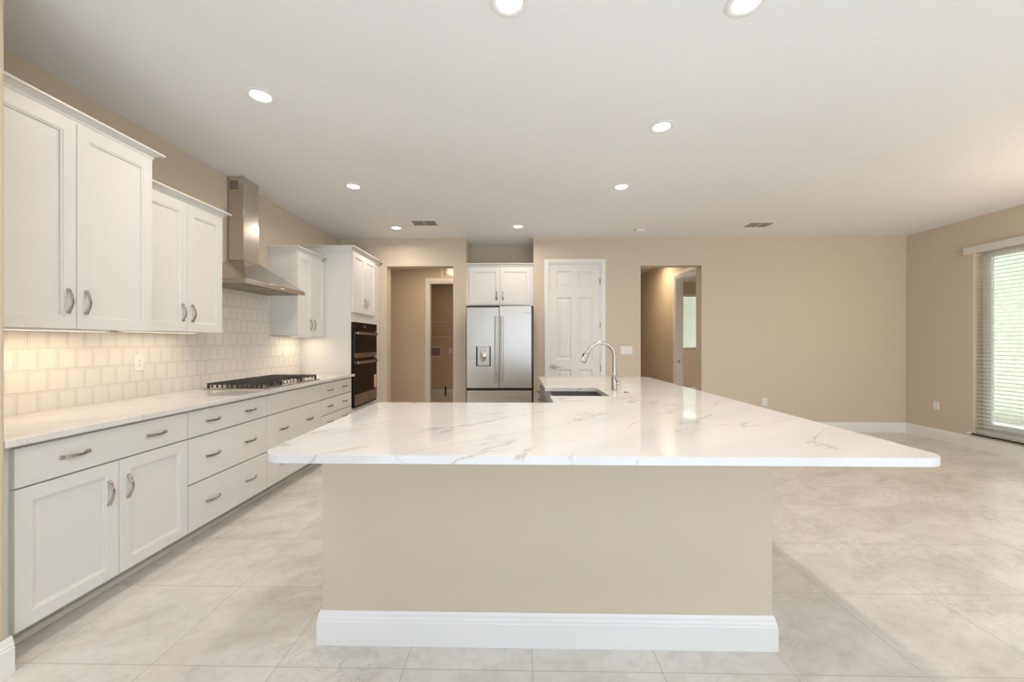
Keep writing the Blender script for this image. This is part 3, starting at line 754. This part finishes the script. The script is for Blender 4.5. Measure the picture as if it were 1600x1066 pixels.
mb.tube([lv0+Vector((.0, 0, -.004)), lv0+Vector((-.03, -.03, .04)), lv0+Vector((-.072, -.044, .088))], [.009, .0078, .006], 12)
mb.build('lever', M['chrome'], fa, smooth=True)
tag(MB().lathe((.828, 3.05, .9142), [(.021, 0), (.021, .003), (.017, .006), (.008, .006), (.007, .009)], 24).build('air_switch', M['chrome'], smooth=True), 'small round metal button in the quartz right of the faucet', 'button')

# ------------------------------------------------------------ outlets and switches
def outlet(F, u, v, label, shrink=1):
    r = empty('wall_outlet', F(u, v, 0), label, 'outlet', 'white wall outlets')
    MB().rings([rect(F, u-.035, u+.035, v-.057, v+.057, i, w_) for i, w_ in ((0, .0003), (0, .004), (.003, .0065))]).build('plate', M['plate'], r)
    o = MB().rings([rect(F, u-.0165, u+.0165, v-.033, v+.033, 0, w_) for w_ in (.0066, .0085)]).build('receptacle', M['plate'], r)
    mb = MB()
    for dv in (-.019, .012):
        for du in (-.0065, .0055): mb.rings([rect(F, u+du, u+du+.0018, v+dv, v+dv+.008, 0, w_) for w_ in (.0086, .0089)])
        mb.rings([rect(F, u-.002, u+.002, v+dv-.008, v+dv-.0045, 0, w_) for w_ in (.0086, .0089)])
    mb.build('slots', M['slot'], o)
outlet(faceX(XL+.0095), 2.739, 1.157, 'white duplex outlet on the tiles nearest the camera')
outlet(faceX(XL+.0095), 4.487, 1.184, 'white duplex outlet on the tiles beside the oven tower')
outlet(faceY(YB-.0005), 3.584, .43, 'white outlet low on the long back wall')
outlet(faceXn(XR-.0005), 5.407, .455, 'white outlet low on the right wall before the window')
outlet(faceY(9.6195), -1.66, 1.09, 'small outlet on the laundry wall beside the washer box')
F = faceY(YB-.0005)
sw_ = empty('light_switch', F(1.585, 1.185, 0), 'white triple rocker switch plate between pantry door and hall opening', 'switch')
MB().rings([rect(F, 1.50, 1.67, 1.125, 1.245, i, w_) for i, w_ in ((0, .0003), (0, .004), (.003, .0065))]).build('plate', M['plate'], sw_)
for k in range(3):
    u = 1.54+k*.046
    MB().rings([rect(F, u-.0165, u+.0165, 1.152, 1.218, i, w_) for i, w_ in ((0, .0066), (0, .008), (.002, .0105))]).build('rocker', M['plate'], sw_)

# ------------------------------------------------------------ laundry bits
F = faceY(9.6195)
wbx = empty('washer_box', F(-1.98, 1.12, 0), 'recessed white washing machine supply box in the laundry wall', 'outlet box')
mb = MB(); x0, x1, z0, z1 = -2.155, -1.86, .94, 1.20
mb.rings([rect(F, x0, x1, z0, z1, i, w_) for i, w_ in ((0, .0003), (0, .010), (.035, .010), (.035, .001))], cap1=False)
mb.build('frame', M['wire'], wbx)
MB().rings([rect(F, x0+.035, x1-.035, z0+.035, z1-.035, 0, w_) for w_ in (.0005, .002)]).build('back', M['vent'], wbx)
for x in (-2.04, -1.97): MB().lathe((x, 9.60, 1.0), [(.014, 0), (.014, .05)], 12).build('tap', M['brass'], wbx)
ws = empty('wire_shelf', (-1.6, 9.45, 1.74), 'white wire shelf on the laundry room wall', 'shelf')
mb = MB()
for y in (9.28, 9.45, 9.61): mb.tube([(-2.6, y, 1.765), (.35, y, 1.765)], .006, 8)
mb.tube([(-2.6, 9.28, 1.70), (.35, 9.28, 1.70)], .004, 8)
for k in range(60):
    x = -2.59+k*.049; mb.tube([(x, 9.275, 1.77), (x, 9.615, 1.77)], .002, 6)
mb.build('grid', M['wire'], ws)
mb = MB().tube([(-2.6, 9.36, 1.42), (.35, 9.36, 1.42)], .012, 10)
mb.build('hanging_rod', M['wire'], ws)
for x in (-2.1, -1.1):
    MB().tube([(x, 9.30, 1.75), (x, 9.36, 1.432), (x, 9.612, 1.40)], .006, 8).build('bracket', M['wire'], ws)
mb = MB().lathe((-1.76, 9.56, .0), [(.018, 0), (.018, .16), (.024, .16), (.024, .21), (.012, .23)], 14)
tag(mb.build('pipe_stub', M['pipe'], smooth=True), 'short dark pipe stub standing at the laundry baseboard', 'pipe')
gr = empty('wall_grille', (-1.2, 7.49, 2.53), 'white framed air grille on the hall wall above the laundry doorway', 'vent')
F = faceY(7.4995)
MB().rings([rect(F, -1.46, -.86, 2.535, 2.765, i, w_) for i, w_ in ((0, .0003), (0, .012), (.03, .012), (.03, .002))], cap1=False).build('frame', M['trim'], gr)
mb = MB().rings([rect(F, -1.43, -.89, 2.565, 2.735, 0, w_) for w_ in (.0005, .0015)])
mb.build('backing', M['slot'], gr)
mb = MB()
for k in range(27): mb.rings([rect(F, -1.425+k*.020, -1.415+k*.020, 2.566, 2.734, 0, w_) for w_ in (.002, .009)])
mb.build('louvres', M['steel'], gr)

# ------------------------------------------------------------ ceiling fixtures
def can(x, y, label, power=CAN_POWER, grp='recessed ceiling lights', col=WARM):
    r = empty('recessed_light', (x, y, HC), label, 'ceiling light', grp)
    MB().lathe((x, y, HC), [(.088, -.0005), (.088, -.004), (.081, -.0075), (.064, -.0065), (.0575, -.002), (.0575, -.0005)], 40, cap0=False, cap1=False).build('trim_ring', M['trim'], r, smooth=True)
    MB().lathe((x, y, HC), [(.0577, -.0008), (.0575, -.0035)], 40).build('lens', M['lens'], r)
    area('lamp', (0, 0, -.010), (0, 0, 0), .11, .11, power, col, 'DISK', 165, r)
    return r
can(-.04, 1.78, 'lit recessed light cut off by the top edge near the middle of the ceiling')
can(1.03, 1.80, 'lit recessed light cut off by the top edge to the right of centre')
can(-1.602, 2.431, 'lit recessed light nearest above the tall wall cabinet')
can(1.022, 2.834, 'lit recessed light above the right side of the island, in front of its twin')
can(-1.62, 3.86, 'lit recessed light out from the range hood chimney')
can(1.02, 3.92, 'lit recessed light above the faucet end of the island')
can(-1.634, 5.27, 'lit recessed light in the far left corner beside the ceiling vent')
can(0.0, 5.24, 'lit recessed light in front of the refrigerator')
can(2.35, 7.35, 'lit recessed light inside the right-hand hall', 13, col=(1, .78, .55))
can(-1.35, 6.75, 'lit recessed light inside the laundry hall', 13, col=(1, .72, .47))
can(4.3, 8.0, 'unseen recessed light added inside the bedroom beyond the hall', 30)  # added lamp, out of view, brightens the dark bedroom
can(-1.2, 8.7, 'unseen recessed light added inside the laundry room', 6, col=(1, .62, .34))  # added lamp, out of view, gives the laundry room a warm tone
can(3.4, .5, 'unseen recessed light added behind the camera over the dining end', 11, col=(1, .93, .85))  # added lamp, never in view, lifts the right side of the room
can(4.6, 1.0, 'unseen recessed light added behind the camera by the right wall', 13, col=(1, .93, .85))  # second lamp added out of view for the right side
can(-1.62, .6, 'unseen recessed light added behind the camera on the left')  # added out of view for more light on the left
can(1.02, .3, 'unseen recessed light added behind the camera on the right')  # unseen lamp added to bring up the light ahead of the camera
def ceil_vent(x, y, label):
    r = empty('ceiling_vent', (x, y, HC), label, 'vent', 'ceiling air vents')
    w2_, d2 = .178, .135
    G = lambda u, v, w_: (x+u, y+v, HC-w_)
    MB().rings([rect(G, -w2_, w2_, -d2, d2, i, w_) for i, w_ in ((0, .0004), (0, .003), (.03, .008), (.032, .001))], cap1=False).build('frame', M['trim'], r)
    MB().rings([rect(G, -w2_+.033, w2_-.033, -d2+.033, d2-.033, 0, w_) for w_ in (.0005, .0012)]).build('duct', M['slot'], r)
    mb = MB()
    for k in range(9):
        v_ = -d2+.04+k*.0205
        mb.hexa([G(-w2_+.033, v_, .0015), G(w2_-.033, v_, .0015), G(w2_-.033, v_+.003, .0015), G(-w2_+.033, v_+.003, .0015)],
                [G(-w2_+.033, v_+.010, .009), G(w2_-.033, v_+.010, .009), G(w2_-.033, v_+.013, .009), G(-w2_+.033, v_+.013, .009)])
    mb.build('louvres', M['vent'], r)
    MB().rings([rect(G, -.004, .004, -d2+.033, d2-.033, 0, w_) for w_ in (.0092, .0108)]).build('divider', M['trim'], r)
ceil_vent(-1.20, 5.06, 'white rectangular ceiling vent over the laundry opening')
ceil_vent(3.13, 5.22, 'white rectangular ceiling vent on the right above the long back wall')
sd_ = empty('ceiling_sensor', (1.66, 5.42, HC), 'small white smoke detector on the ceiling above the pantry door', 'smoke detector')
MB().box(1.60, 1.72, 5.36, 5.48, HC-.032, HC-.0005).build('housing', M['plate'], sd_, .01, 3)
MB().lathe((1.66, 5.42, HC-.0325), [(.035, 0), (.03, -.006), (.005, -.007)], 24).build('cap', M['plate'], sd_, smooth=True)
# pendant lamp added over the dining end, out of frame, for the warm glow
pl_ = empty('pendant_lamp', (4.95, 2.7, 2.2), 'small warm glass pendant added out of view over the dining area', 'lamp')
MB().lathe((4.95, 2.7, HC-.025), [(.06, 0), (.06, .0245)], 24).tube([(4.95, 2.7, 2.40), (4.95, 2.7, HC-.025)], .006).build('stem', M['nickel'], pl_)
MB().lathe((4.95, 2.7, 2.20), [(.04, 0), (.085, .05), (.09, .12), (.05, .19), (.02, .20)], 28).build('shade', emis('warm_shade', (1, .70, .38), 12), pl_, smooth=True)

pll = bpy.data.lights.new('bulb', 'POINT'); pll.energy = 42; pll.color = (1, .78, .52); pll.shadow_soft_size = .06
plo = bpy.data.objects.new('bulb', pll); C.objects.link(plo); plo.parent = pl_; plo.location = (0, 0, -.06)
